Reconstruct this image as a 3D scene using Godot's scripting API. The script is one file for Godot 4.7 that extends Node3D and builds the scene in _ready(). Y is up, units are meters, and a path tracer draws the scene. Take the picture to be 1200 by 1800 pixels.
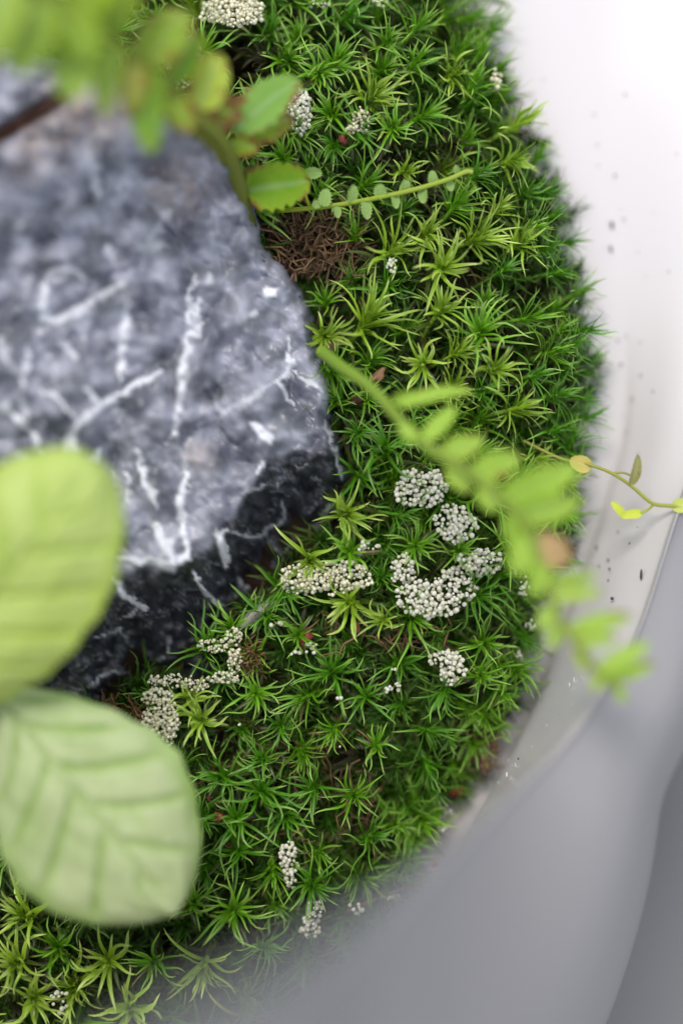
extends Node3D
# A mossy dish garden seen straight from above. Lengths below are in tenths of a millimetre (U),
# "depth" is height above the plane in focus. The lens looks straight down.

const U := 0.0001
const FAR := 3359.0            # height of the lens above the plane in focus, in U
var rng := RandomNumberGenerator.new()
var noise := FastNoiseLite.new()
var ridge := FastNoiseLite.new()
var cell := FastNoiseLite.new()
var taken := {}

# ------------------------------------------------------------------ mesh helper
class MB:
	var v := PackedVector3Array()
	var c := PackedColorArray()
	var i := PackedInt32Array()
	func add(p: Vector3, k: Color) -> int:
		v.append(p); c.append(k)
		return v.size() - 1
	func tri(a: int, b: int, d: int) -> void:
		i.append(a); i.append(b); i.append(d)
	func quad(a: int, b: int, d: int, e: int) -> void:
		tri(a, b, d); tri(a, d, e)
	func mesh(shift := Vector3.ZERO) -> ArrayMesh:
		var n := PackedVector3Array()
		n.resize(v.size())
		for t in range(0, i.size(), 3):
			var a := v[i[t]]; var b := v[i[t + 1]]; var d := v[i[t + 2]]
			var f := (d - a).cross(b - a)
			n[i[t]] += f; n[i[t + 1]] += f; n[i[t + 2]] += f
		for k in n.size():
			n[k] = n[k].normalized() if n[k].length_squared() > 0.0 else Vector3.UP
			v[k] = v[k] - shift
		var arr := []
		arr.resize(Mesh.ARRAY_MAX)
		arr[Mesh.ARRAY_VERTEX] = v; arr[Mesh.ARRAY_NORMAL] = n; arr[Mesh.ARRAY_COLOR] = c; arr[Mesh.ARRAY_INDEX] = i
		var m := ArrayMesh.new()
		m.add_surface_from_arrays(Mesh.PRIMITIVE_TRIANGLES, arr)
		return m

func numbered(called: String) -> String:
	if not taken.has(called):
		taken[called] = 0
		return called
	taken[called] += 1
	return "%s_%03d" % [called, taken[called]]

func tag(o: Node, label: String, category: String, group := "", kind := "") -> void:
	if label: o.set_meta("label", label)
	if category: o.set_meta("category", category)
	if group: o.set_meta("group", group)
	if kind: o.set_meta("kind", kind)

func thing(called: String, label: String, category: String, at: Vector3, group := "") -> Node3D:
	var o := Node3D.new()
	o.name = numbered(called)
	add_child(o, true)
	o.position = at
	tag(o, label, category, group)
	return o

func part(called: String, mesh: Mesh, mat: Material, parent: Node3D, at := Vector3.ZERO) -> MeshInstance3D:
	var o := MeshInstance3D.new()
	o.name = numbered(called) if parent == self else called
	o.mesh = mesh
	o.material_override = mat
	parent.add_child(o, true)
	o.position = at
	return o

func struct_mesh(called: String, mesh: Mesh, mat: Material) -> MeshInstance3D:
	var o := part(called, mesh, mat, self)
	o.set_meta("kind", "structure")
	return o

func P(px: float, py: float, d: float) -> Vector3:
	var s := (FAR - d) / FAR * U
	return Vector3((px - 600.0) * s, d * U, (py - 900.0) * s)

func mat(rough: float, spec := 0.5, back := 0.0, vertex := true) -> StandardMaterial3D:
	var m := StandardMaterial3D.new()
	m.vertex_color_use_as_albedo = vertex
	m.roughness = rough
	m.metallic_specular = spec
	m.cull_mode = BaseMaterial3D.CULL_DISABLED
	if back > 0.0:
		m.backlight_enabled = true
		m.backlight = Color(back, back, back)
	return m

func srgb(r: float, g: float, b: float) -> Color:
	return Color(r, g, b).linear_to_srgb()

func spline(pts: Array, per: int) -> Array:      # Catmull-Rom through Vector2 or Vector3 points
	var out := []
	for k in pts.size() - 1:
		var a = pts[maxi(k - 1, 0)]; var b = pts[k]; var c = pts[k + 1]; var d = pts[mini(k + 2, pts.size() - 1)]
		for j in per:
			out.append(b.cubic_interpolate(c, a, d, float(j) / per))
	out.append(pts[-1])
	return out

func tube(mb: MB, pts: Array, r0: float, r1: float, c0: Color, c1: Color, sides := 7, rough := 0.0) -> void:
	var start := mb.v.size()
	for k in pts.size():
		var t := float(k) / maxf(1.0, pts.size() - 1)
		var dir: Vector3 = (pts[mini(k + 1, pts.size() - 1)] - pts[maxi(k - 1, 0)]).normalized()
		var side := dir.cross(Vector3(0.13, 1, 0.21)).normalized()
		var up := side.cross(dir)
		var r := lerpf(r0, r1, t) * (1.0 + rough * noise.get_noise_2d(k * 37.0, r0 * 1e6))
		for s in sides:
			var a := TAU * s / sides
			mb.add(pts[k] + (side * cos(a) + up * sin(a)) * r, c0.lerp(c1, t))
	for k in pts.size() - 1:
		for s in sides:
			var a := start + k * sides + s
			var b := start + k * sides + (s + 1) % sides
			mb.quad(a, a + sides, b + sides, b)
	var e := mb.add(pts[-1], c1)
	for s in sides:
		mb.tri(start + (pts.size() - 1) * sides + s, e, start + (pts.size() - 1) * sides + (s + 1) % sides)

func poly_sd(poly: PackedVector2Array, p: Vector2) -> float:   # positive inside
	var best := 1e9
	var n := poly.size()
	for k in n:
		var q := Geometry2D.get_closest_point_to_segment(p, poly[k], poly[(k + 1) % n])
		best = minf(best, p.distance_squared_to(q))
	best = sqrt(best)
	return best if Geometry2D.is_point_in_polygon(p, poly) else -best

func smooth(a: float, b: float, x: float) -> float:
	return smoothstep(a, b, x)

# ------------------------------------------------------------------ the lie of the land
var outline := PackedVector2Array()      # where the moss ends
var rock_line := PackedVector2Array()
var gaps := []                            # bare places: x, y, radius

func moss_d(x: float, y: float) -> float:
	var e := poly_sd(outline, Vector2(x, y))
	var t := clampf(1.0 - e / 190.0, 0.0, 1.9)
	var d := 12.0 * noise.get_noise_2d(x * 0.55, y * 0.55) * 2.0 - 62.0 * t * t
	if y < 260.0: d -= 55.0 * pow((260.0 - y) / 260.0, 2.0)
	if y > 1150.0: d -= 20.0 * smooth(1150, 1400, y) * smooth(300, 600, x)
	return d

func moss_normal(x: float, y: float) -> Vector3:
	var h := 14.0
	var dx := (moss_d(x + h, y) - moss_d(x - h, y)) / (2.0 * h)
	var dy := (moss_d(x, y + h) - moss_d(x, y - h)) / (2.0 * h)
	return Vector3(-dx, 1.0, -dy).normalized()

# ------------------------------------------------------------------ moss shoots
func moss_leaf(mb: MB, az: float, y0: float, e0: float, e1: float, length: float, width: float, base: Color, mid: Color, tip: Color, sway: float) -> void:
	var n := 8
	var p := Vector3(0, y0, 0)
	var prev := -1
	var turn := az
	for k in n + 1:
		var t := float(k) / n
		var e := lerpf(e0, e1, pow(t, 0.8)) + 0.16 * sin(t * 6.0 + az * 5.0) * t
		var dir := Vector3(cos(turn) * cos(e), sin(e), sin(turn) * cos(e))
		var side := Vector3(-sin(turn), 0, cos(turn))
		var up := side.cross(dir) * -1.0
		if up.y < 0.0 and e < PI / 2: up = -up
		var w := width * 0.5 * (0.8 + 0.42 * sin(minf(t * 4.0, PI * 0.5))) * pow(maxf(1.0 - t, 0.0), 0.55)
		var col := base.lerp(mid, smoothstep(0.0, 0.38, t)).lerp(tip, smoothstep(0.5, 1.0, t))
		var a: int
		if k < n:
			a = mb.add(p - side * w + up * w * 0.42, col)
			mb.add(p, col.darkened(0.12))
			mb.add(p + side * w + up * w * 0.42, col)
		else:
			a = mb.add(p, col)
		if prev >= 0:
			if k < n:
				mb.quad(prev, a, a + 1, prev + 1)
				mb.quad(prev + 1, a + 1, a + 2, prev + 2)
			else:
				mb.tri(prev, a, prev + 1)
				mb.tri(prev + 1, a, prev + 2)
		prev = a
		turn += sway * sin(t * 5.5 + az * 3.0) / n * 1.6
		p += dir * length / n

func moss_shoot_mesh(seed_: int, leaves: int, size: float, tone: int) -> ArrayMesh:
	var r := RandomNumberGenerator.new()
	r.seed = seed_
	var mb := MB.new()
	var base: Color; var mid: Color; var tip: Color
	match tone:
		0: base = Color(0.34, 0.52, 0.03); mid = Color(0.29, 0.48, 0.035); tip = Color(0.50, 0.63, 0.16)      # lime
		1: base = Color(0.21, 0.48, 0.012); mid = Color(0.14, 0.37, 0.014); tip = Color(0.36, 0.56, 0.10)    # grass green
		2: base = Color(0.13, 0.38, 0.010); mid = Color(0.085, 0.28, 0.012); tip = Color(0.24, 0.44, 0.07)  # deep green
		_: base = Color(0.075, 0.08, 0.02); mid = Color(0.055, 0.055, 0.016); tip = Color(0.11, 0.09, 0.035)      # olive, darkened for the shade of the lower layer
	var a := r.randf() * TAU
	for k in leaves:
		var f := float(k) / (leaves - 1)
		a += 2.39996 + r.randf_range(-0.35, 0.35)
		var e0 := deg_to_rad(lerpf(86, 50, pow(f, 0.8)) + r.randf_range(-12, 12))
		var e1 := e0 - deg_to_rad(lerpf(5, 66, f) + r.randf_range(-30, 42))
		var len := lerpf(40, 90, pow(f, 0.5)) * size * r.randf_range(0.6, 1.2)
		var k1 := r.randf_range(0.72, 1.22)
		var old := tone < 3 and f > 0.7 and r.randf() < 0.04
		moss_leaf(mb, a, lerpf(4, -26, f) * size, e0, e1, len * U * 1.0 / U, lerpf(5.2, 6.6, f) * [1.08, 0.76, 0.70, 0.75][tone] * r.randf_range(0.8, 1.2), base * k1, Color(0.20, 0.15, 0.05) if old else mid * k1, Color(0.28, 0.17, 0.08) if old else tip * k1, r.randf_range(-2.6, 2.6))
	var low := 9 if tone != 3 else 4
	for k in low:                         # older leaves down the stem
		a += 2.39996 + r.randf_range(-0.4, 0.4)
		var y0 := -30.0 - 70.0 * k / low
		var e0 := deg_to_rad(r.randf_range(5, 40))
		var o := Color(0.06, 0.10, 0.016).lerp(Color(0.10, 0.075, 0.03), float(k) / low)
		moss_leaf(mb, a, y0 * size, e0, e0 - deg_to_rad(r.randf_range(20, 60)), r.randf_range(40, 66) * size, 8.0, o, o, o, r.randf_range(-0.8, 0.8))
	tube(mb, [Vector3(0, -130 * size, 0), Vector3(3, -60 * size, 2), Vector3(0, 2, 0)], 5.0, 3.5, Color(0.07, 0.05, 0.02), mid, 5)
	for k in mb.v.size(): mb.v[k] *= U
	return mb.mesh()

# ------------------------------------------------------------------ leaves of the ferns and the broad-leaved plant
func blade(mb: MB, a: Vector3, b: Vector3, width: float, up: Vector3, c_mid: Color, c_edge: Color, bow := 0.12, cup := 0.1, tooth := 0.06, blunt := 0.5, brown := 0.0, seed_ := 1, nu := 16, nv := 6) -> void:
	var axis := b - a
	var len := axis.length()
	var dir := axis / len
	var side := dir.cross(up).normalized()
	var n := side.cross(dir).normalized()
	var start := mb.v.size()
	for i in nu + 1:
		var t := float(i) / nu
		var w := pow(sin(PI * pow(t, lerpf(0.9, 0.62, 1.0 - blunt))), blunt) if t > 0.0 and t < 1.0 else 0.0
		w = maxf(w, 0.06 if t < 0.5 else 0.0) * width * 0.5
		for j in nv + 1:
			var s := float(j) / nv * 2.0 - 1.0
			var ww := w * (1.0 + tooth * sin(i * 2.2 + seed_ + signf(s)) * absf(s) + tooth * 0.8 * noise.get_noise_2d(i * 60.0 + seed_ * 91.0, s * 50.0))
			var p := a + axis * t + side * s * ww + n * (len * bow * sin(PI * t) + absf(s) * absf(s) * width * cup + width * 0.035 * noise.get_noise_2d(t * 300.0 + seed_ * 70.0, s * 150.0))
			var e := maxf(absf(s), smooth(0.6, 1.0, t))
			var col := c_mid.lerp(c_edge, e * 0.8 + 0.2 * noise.get_noise_2d(t * 250.0 + seed_ * 40.0, s * 120.0))
			if brown > 0.0:
				var f := smooth(1.0 - brown, 1.2 - brown, e * 0.8 + 0.9 * noise.get_noise_2d(t * 180.0 + seed_ * 33.0, s * 90.0))
				col = col.lerp(Color(0.22, 0.075, 0.035), f * 0.85)
			if absf(s) < 0.01: col = col.lightened(0.08)
			mb.add(p, col)
	for i in nu:
		for j in nv:
			var q := start + i * (nv + 1) + j
			mb.quad(q, q + nv + 1, q + nv + 2, q + 1)

func pinna(root: Node3D, at: Vector3, m: Material, px: Array, width: float, c1: Color, c2: Color, brown := 0.0, blunt := 0.5, tooth := 0.08, roll := 0.0, bow := 0.1) -> MeshInstance3D:
	# px: x, y, depth of the base, then of the tip
	var mb := MB.new()
	var a := P(px[0], px[1], px[2]); var b := P(px[3], px[4], px[5])
	var up := Vector3.UP.rotated((b - a).normalized(), roll)
	blade(mb, a, b, width * U * (FAR - px[2]) / FAR, up, c1, c2, bow, 0.1, tooth, blunt, brown, int(px[0] + px[1]), 18, 8)
	return part("leaflet", mb.mesh(at), m, root)

# ------------------------------------------------------------------ beads
var bead_mesh: ArrayMesh
func make_bead() -> ArrayMesh:
	var mb := MB.new()
	var rings := 5; var segs := 9
	var top := mb.add(Vector3(0, 1, 0), Color.WHITE)
	for k in range(1, rings):
		var a := PI * k / rings
		for s in segs:
			var o := TAU * (s + 0.5 * (k % 2)) / segs
			mb.add(Vector3(sin(a) * cos(o), cos(a), sin(a) * sin(o)), Color.WHITE)
	var bot := mb.add(Vector3(0, -1, 0), Color.WHITE)
	for s in segs:
		mb.tri(top, 1 + (s + 1) % segs, 1 + s)
		var l := 1 + (rings - 2) * segs
		mb.tri(bot, l + s, l + (s + 1) % segs)
	for k in rings - 2:
		for s in segs:
			var a := 1 + k * segs + s; var b := 1 + k * segs + (s + 1) % segs
			mb.quad(a, b, b + segs, a + segs)
	return mb.mesh()

func bead_cluster(label: String, m: Array, blobs: Array, total: int, size: float, lift := 22.0, flat := false) -> void:
	var count := mini(int(total * (2.3 if total > 20 else 1.3)), 300)
	var radius := size * 0.74
	# blobs: [x, y, half width, half height] each
	var mid := Vector2(blobs[0][0], blobs[0][1])
	var root := thing("bead_cluster", label, "bead cluster", P(mid.x, mid.y, moss_d(mid.x, mid.y)), "clusters of tiny white beads in the moss")
	var placed := []
	var tries := 0
	var area := 0.0
	for b in blobs: area += b[2] * b[3]
	while placed.size() < count and tries < 9000:
		tries += 1
		var pick := rng.randf() * area
		var b = blobs[0]
		for k in blobs:
			b = k
			pick -= k[2] * k[3]
			if pick <= 0.0: break
		var a := rng.randf() * TAU
		var q := sqrt(rng.randf())
		var wob := 1.0 + 0.28 * noise.get_noise_2d(cos(a) * 60.0 + b[0], sin(a) * 60.0 + b[1])
		var x: float = b[0] + cos(a) * b[2] * q * wob
		var y: float = b[1] + sin(a) * b[3] * q * wob
		var r := radius * rng.randf_range(0.5, 1.1)
		var ground := rock_or_moss(x, y)
		var d: float = ground + lift * (1.0 - 0.7 * q * q) + rng.randf_range(-16, 10) if not flat else ground + lift
		var p3 := Vector3(x, y, d)
		var ok := true
		for o in placed:
			if p3.distance_to(o[0]) < (r + o[1]) * 0.86:
				ok = false
				break
		if ok: placed.append([p3, r])
	for o in placed:
		var w := P(o[0].x, o[0].y, o[0].z) - root.position
		var i := part("bead", bead_mesh, m[rng.randi() % m.size()], root, w)
		i.scale = Vector3(rng.randf_range(0.95, 1.05), rng.randf_range(0.95, 1.05), rng.randf_range(0.95, 1.05)) * o[1] * U
		i.rotation = Vector3(rng.randf() * TAU, rng.randf() * TAU, 0)

func rock_or_moss(x: float, y: float) -> float:
	return moss_d(x, y)

# ------------------------------------------------------------------ the rock
var rock_ctrl := [[0, 320, 300], [150, 170, 285], [240, 190, 270], [350, 260, 190], [425, 380, 110], [200, 500, 220], [400, 550, 120], [520, 590, 40], [480, 500, 55], [560, 690, 25], [300, 700, 165], [100, 700, 235],
	[450, 770, 100], [585, 845, 0], [500, 850, 18], [360, 830, 120], [330, 900, 128], [250, 960, 118], [520, 930, -45], [430, 1040, -45], [300, 1100, 0], [200, 1150, 0], [100, 1210, 0], [250, 1215, -70], [0, 960, 185], [0, 1200, 10], [130, 1080, 62], [420, 930, 25], [230, 1020, 88], [-60, 600, 260], [-60, 1000, 160]]
func rock_top(x: float, y: float) -> float:
	var sum := 0.0; var w := 0.0
	for c in rock_ctrl:
		var q := 1.0 / (pow((x - c[0]) * (x - c[0]) + (y - c[1]) * (y - c[1]), 1.5) + 20000.0)
		sum += q * c[2]; w += q
	return sum / w * 0.78

var veins := [
	[[225, 531], [214, 600], [212, 672], 9, 0.9], [[282, 650], [207, 696], [134, 748], 9, 0.9], [[134, 748], [124, 790], [118, 845], 20, 1.0], [[180, 785], [150, 830], 12, 0.95], [[-20, 700], [0, 712], [46, 748], [78, 800], 9, 0.95],
	[[67, 680], [103, 701], [134, 735], 7, 0.7], [[106, 598], [134, 634], 9, 0.6], [[145, 680], [176, 707], 7, 0.7], [[52, 610], [39, 686], 8, 0.8], [[238, 790], [258, 851], [279, 898], 10, 0.85],
	[[325, 805], [330, 836], [315, 888], [325, 945], [330, 975], 11, 1.0], [[330, 975], [300, 996], [207, 976], 11, 0.9], [[272, 920], [308, 985], 19, 0.75], [[197, 1017], [222, 1048], [253, 1068], 9, 1.0],
	[[345, 480], [331, 531], [336, 583], [320, 640], [318, 691], [310, 748], [295, 785], 9, 0.75], [[506, 588], [511, 645], [491, 670], [520, 722], 9, 0.7], [[491, 670], [439, 700], [351, 748], 7, 0.45], [[444, 743], [475, 779], 12, 1.0],
	[[511, 648], [555, 680], [566, 705], 7, 0.6], [[462, 812], [455, 836], 8, 0.7], [[382, 929], [393, 965], [398, 996], 13, 0.75], [[393, 929], [455, 944], [491, 919], [501, 882], 5, 0.55], [[336, 1006], [362, 1043], [393, 1063], 6, 0.8],
	[[424, 1010], [429, 1032], 9, 0.7], [[80, 490], [78, 560], [100, 565], [170, 525], [215, 497], 13, 0.6], [[80, 490], [120, 465], [165, 495], 9, 0.4], [[155, 270], [170, 310], [165, 350], 13, 0.45], [[190, 430], [195, 455], 14, 0.5],
	[[350, 525], [343, 590], 14, 0.6], [[468, 508], [478, 522], 16, 0.75], [[440, 548], [452, 556], 14, 0.55], [[365, 480], [372, 500], 10, 0.5], [[0, 590], [14, 640], 15, 0.5], [[205, 720], [212, 745], 12, 0.6], [[225, 830], [226, 890], 7, 0.7],
	[[205, 340], [230, 300], 12, 0.3], [[20, 420], [45, 425], 14, 0.4], [[40, 700], [62, 790], 6, 0.6], [[300, 365], [262, 430], 12, 0.3], [[290, 430], [235, 440], 12, 0.3], [[330, 1130], [345, 1125], 9, 0.6], [[150, 1210], [200, 1180], [245, 1190], 3, 0.5],
	[[210, 1090], [250, 1068], 4, 0.4], [[260, 1160], [345, 1150], [430, 1075], 3, 0.4], [[160, 1120], [210, 1105], [235, 1140], 3, 0.45], [[300, 1110], [290, 1150], 3, 0.4], [[560, 905], [600, 880], 7, 0.35], [[570, 735], [590, 800], [604, 850], 7, 0.5], [[420, 870], [470, 850], 4, 0.4], [[95, 640], [100, 690], 5, 0.5]]

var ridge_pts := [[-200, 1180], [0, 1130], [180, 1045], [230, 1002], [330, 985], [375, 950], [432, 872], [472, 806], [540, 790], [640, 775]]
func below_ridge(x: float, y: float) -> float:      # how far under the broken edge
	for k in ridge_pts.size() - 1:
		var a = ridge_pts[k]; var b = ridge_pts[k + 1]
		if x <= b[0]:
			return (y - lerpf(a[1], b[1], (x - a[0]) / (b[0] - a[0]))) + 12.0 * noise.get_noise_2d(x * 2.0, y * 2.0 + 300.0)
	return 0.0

func rock_color(x: float, y: float, h: float) -> Color:
	var n1 := noise.get_noise_2d(x * 0.9 + 300.0, y * 0.9)
	var n2 := noise.get_noise_2d(x * 3.1, y * 3.1 + 900.0)
	var n3 := noise.get_noise_2d(x * 9.0 + 77.0, y * 9.0)
	# below the broken edge the stone is wet and black, with shade painted in; above it is grey
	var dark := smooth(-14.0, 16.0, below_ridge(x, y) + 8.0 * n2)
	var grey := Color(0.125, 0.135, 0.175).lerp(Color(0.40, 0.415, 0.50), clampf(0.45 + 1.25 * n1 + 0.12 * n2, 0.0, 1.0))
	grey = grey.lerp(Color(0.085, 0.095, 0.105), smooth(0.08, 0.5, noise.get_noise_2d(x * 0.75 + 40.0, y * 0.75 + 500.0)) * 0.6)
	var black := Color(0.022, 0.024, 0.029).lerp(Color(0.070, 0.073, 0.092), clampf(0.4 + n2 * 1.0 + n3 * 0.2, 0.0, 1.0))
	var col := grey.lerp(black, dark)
	col *= 1.0 + 0.03 * n3
	# tan iron stains near the top
	var stain := smooth(120.0, 20.0, Vector2(x, y).distance_to(Vector2(160, 175))) * 0.8 + smooth(95.0, 10.0, Vector2(x, y).distance_to(Vector2(315, 330))) * 0.45
	stain += smooth(80.0, 10.0, Vector2(x, y).distance_to(Vector2(60, 260))) * 0.5 + smooth(45.0, 5.0, Vector2(x, y).distance_to(Vector2(350, 803))) * 0.5
	col = col.lerp(Color(0.44, 0.34, 0.29), clampf(stain, 0.0, 0.75) * clampf(0.7 + n2, 0.0, 1.0))
	var fine := absf(ridge.get_noise_2d(x * 1.3, y * 1.3))          # hairline calcite
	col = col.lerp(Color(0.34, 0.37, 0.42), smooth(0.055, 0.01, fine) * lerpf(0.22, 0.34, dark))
	# pale calcite veins
	var best := 0.0
	var p := Vector2(x + 10.0 * n2, y + 7.0 * noise.get_noise_2d(x * 2.0 + 60.0, y * 2.0))
	for v in veins:
		var w: float = v[-2]
		var dd := 1e9
		var thin := 1.0                                  # veins pinch out at both ends
		var segs: int = v.size() - 3
		for k in segs:
			var a := Vector2(v[k][0], v[k][1]); var b := Vector2(v[k + 1][0], v[k + 1][1])
			if p.distance_squared_to(a) > 16000.0: continue
			var q := Geometry2D.get_closest_point_to_segment(p, a, b)
			if p.distance_to(q) < dd:
				dd = p.distance_to(q)
				thin = 0.3 + 0.85 * sqrt(sin(PI * clampf((k + a.distance_to(q) / maxf(1.0, a.distance_to(b))) / segs, 0.0, 1.0)))
		w *= thin * 0.84
		if dd < w * 1.2:
			best = maxf(best, v[-1] * smooth(w * 0.95, w * 0.3, dd + w * 0.5 * n2) * clampf(1.05 + 0.5 * n2, 0.5, 1.0))
	col = col.lerp(Color(0.80, 0.83, 0.90), minf(best * 1.25, 1.0))
	col.a = best
	return col

func build_rock() -> void:
	var root := thing("rock", "dark grey slate rock streaked with white calcite veins, edged by moss", "rock", P(250, 700, -250))
	var mb := MB.new()
	var step := 4.0
	var x0 := -140.0; var y0 := 60.0
	var nx := 192; var ny := 310
	var ids := PackedInt32Array()
	ids.resize(nx * ny)
	for j in ny:
		for i in nx:
			var x := x0 + i * step
			var y := y0 + j * step
			ids[j * nx + i] = -1
			var p := Vector2(x, y)
			if x > 20.0 and x < 330.0 and y > 300.0 and y < 1040.0:
				pass
			var e := poly_sd(rock_line, p) if not (x > 60.0 and x < 330.0 and y > 330.0 and y < 1000.0) else 90.0
			e += 8.0 + 6.0 * noise.get_noise_2d(x * 2.2, y * 2.2 + 70.0) + 4.0 * noise.get_noise_2d(x * 6.0, y * 6.0)
			if e < -30.0: continue
			var h := rock_top(x, y)
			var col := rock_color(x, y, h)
			var br := below_ridge(x, y)
			h += 26.0 * smooth(-70.0, 0.0, br) * smooth(90.0, 0.0, br) - 0.62 * clampf(br, 0.0, 130.0)
			# split faces: each slab of the lower side steps down along the grain
			if br > 0.0: h += 22.0 * absf(fmod((x * 0.55 + y + 30.0 * noise.get_noise_2d(x * 0.8, y * 0.8) * 2.0) / 62.0, 1.0) - 0.35)
			var c1 := cell.get_noise_2d(x * 0.8, y * 0.8)
			h += 58.0 * (absf(ridge.get_noise_2d(x * 0.42 + 30.0, y * 0.42)) - 0.2) + 15.0 * noise.get_noise_2d(x * 1.1, y * 1.1 + 40.0) + 15.0 * c1
			h += 3.0 * noise.get_noise_2d(x * 3.0, y * 3.0) + 5.0 * cell.get_noise_2d(x * 1.6, y * 1.6) + 6.0 * col.a
			# chisel marks running along the dark lower face
			if y > 1000.0 - 0.0: h += 9.0 * ridge.get_noise_2d((x + y * 0.6) * 0.7, (y - x * -0.6) * 2.2)
			# a cleft at the upper left
			var cl := Geometry2D.get_closest_point_to_segment(p, Vector2(-60, 275), Vector2(108, 172)).distance_to(p)
			h -= 55.0 * smooth(22.0, 2.0, cl)
			if cl < 20.0: col = col.lerp(Color(0.24, 0.12, 0.08), smooth(15.0, 3.0, cl))
			var s := smooth(-22.0, 24.0, e)
			h = lerpf(-330.0, h, pow(s, 0.3))
			col.a = 1.0
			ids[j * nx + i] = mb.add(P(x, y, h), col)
	for j in ny - 1:
		for i in nx - 1:
			var a := ids[j * nx + i]; var b := ids[j * nx + i + 1]; var c := ids[(j + 1) * nx + i + 1]; var d := ids[(j + 1) * nx + i]
			if a >= 0 and b >= 0 and c >= 0: mb.tri(a, b, c)
			if a >= 0 and c >= 0 and d >= 0: mb.tri(a, c, d)
	var m := mat(0.30, 0.5)
	var bump := NoiseTexture2D.new()
	var fn := FastNoiseLite.new()
	fn.seed = 5; fn.frequency = 0.02; fn.fractal_octaves = 5
	bump.width = 512; bump.height = 512; bump.seamless = true; bump.noise = fn
	m.heightmap_enabled = true; m.heightmap_texture = bump; m.heightmap_scale = 0.004
	m.uv1_triplanar = true; m.uv1_scale = Vector3(28, 28, 28)
	part("stone", mb.mesh(root.position), m, root)

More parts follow.
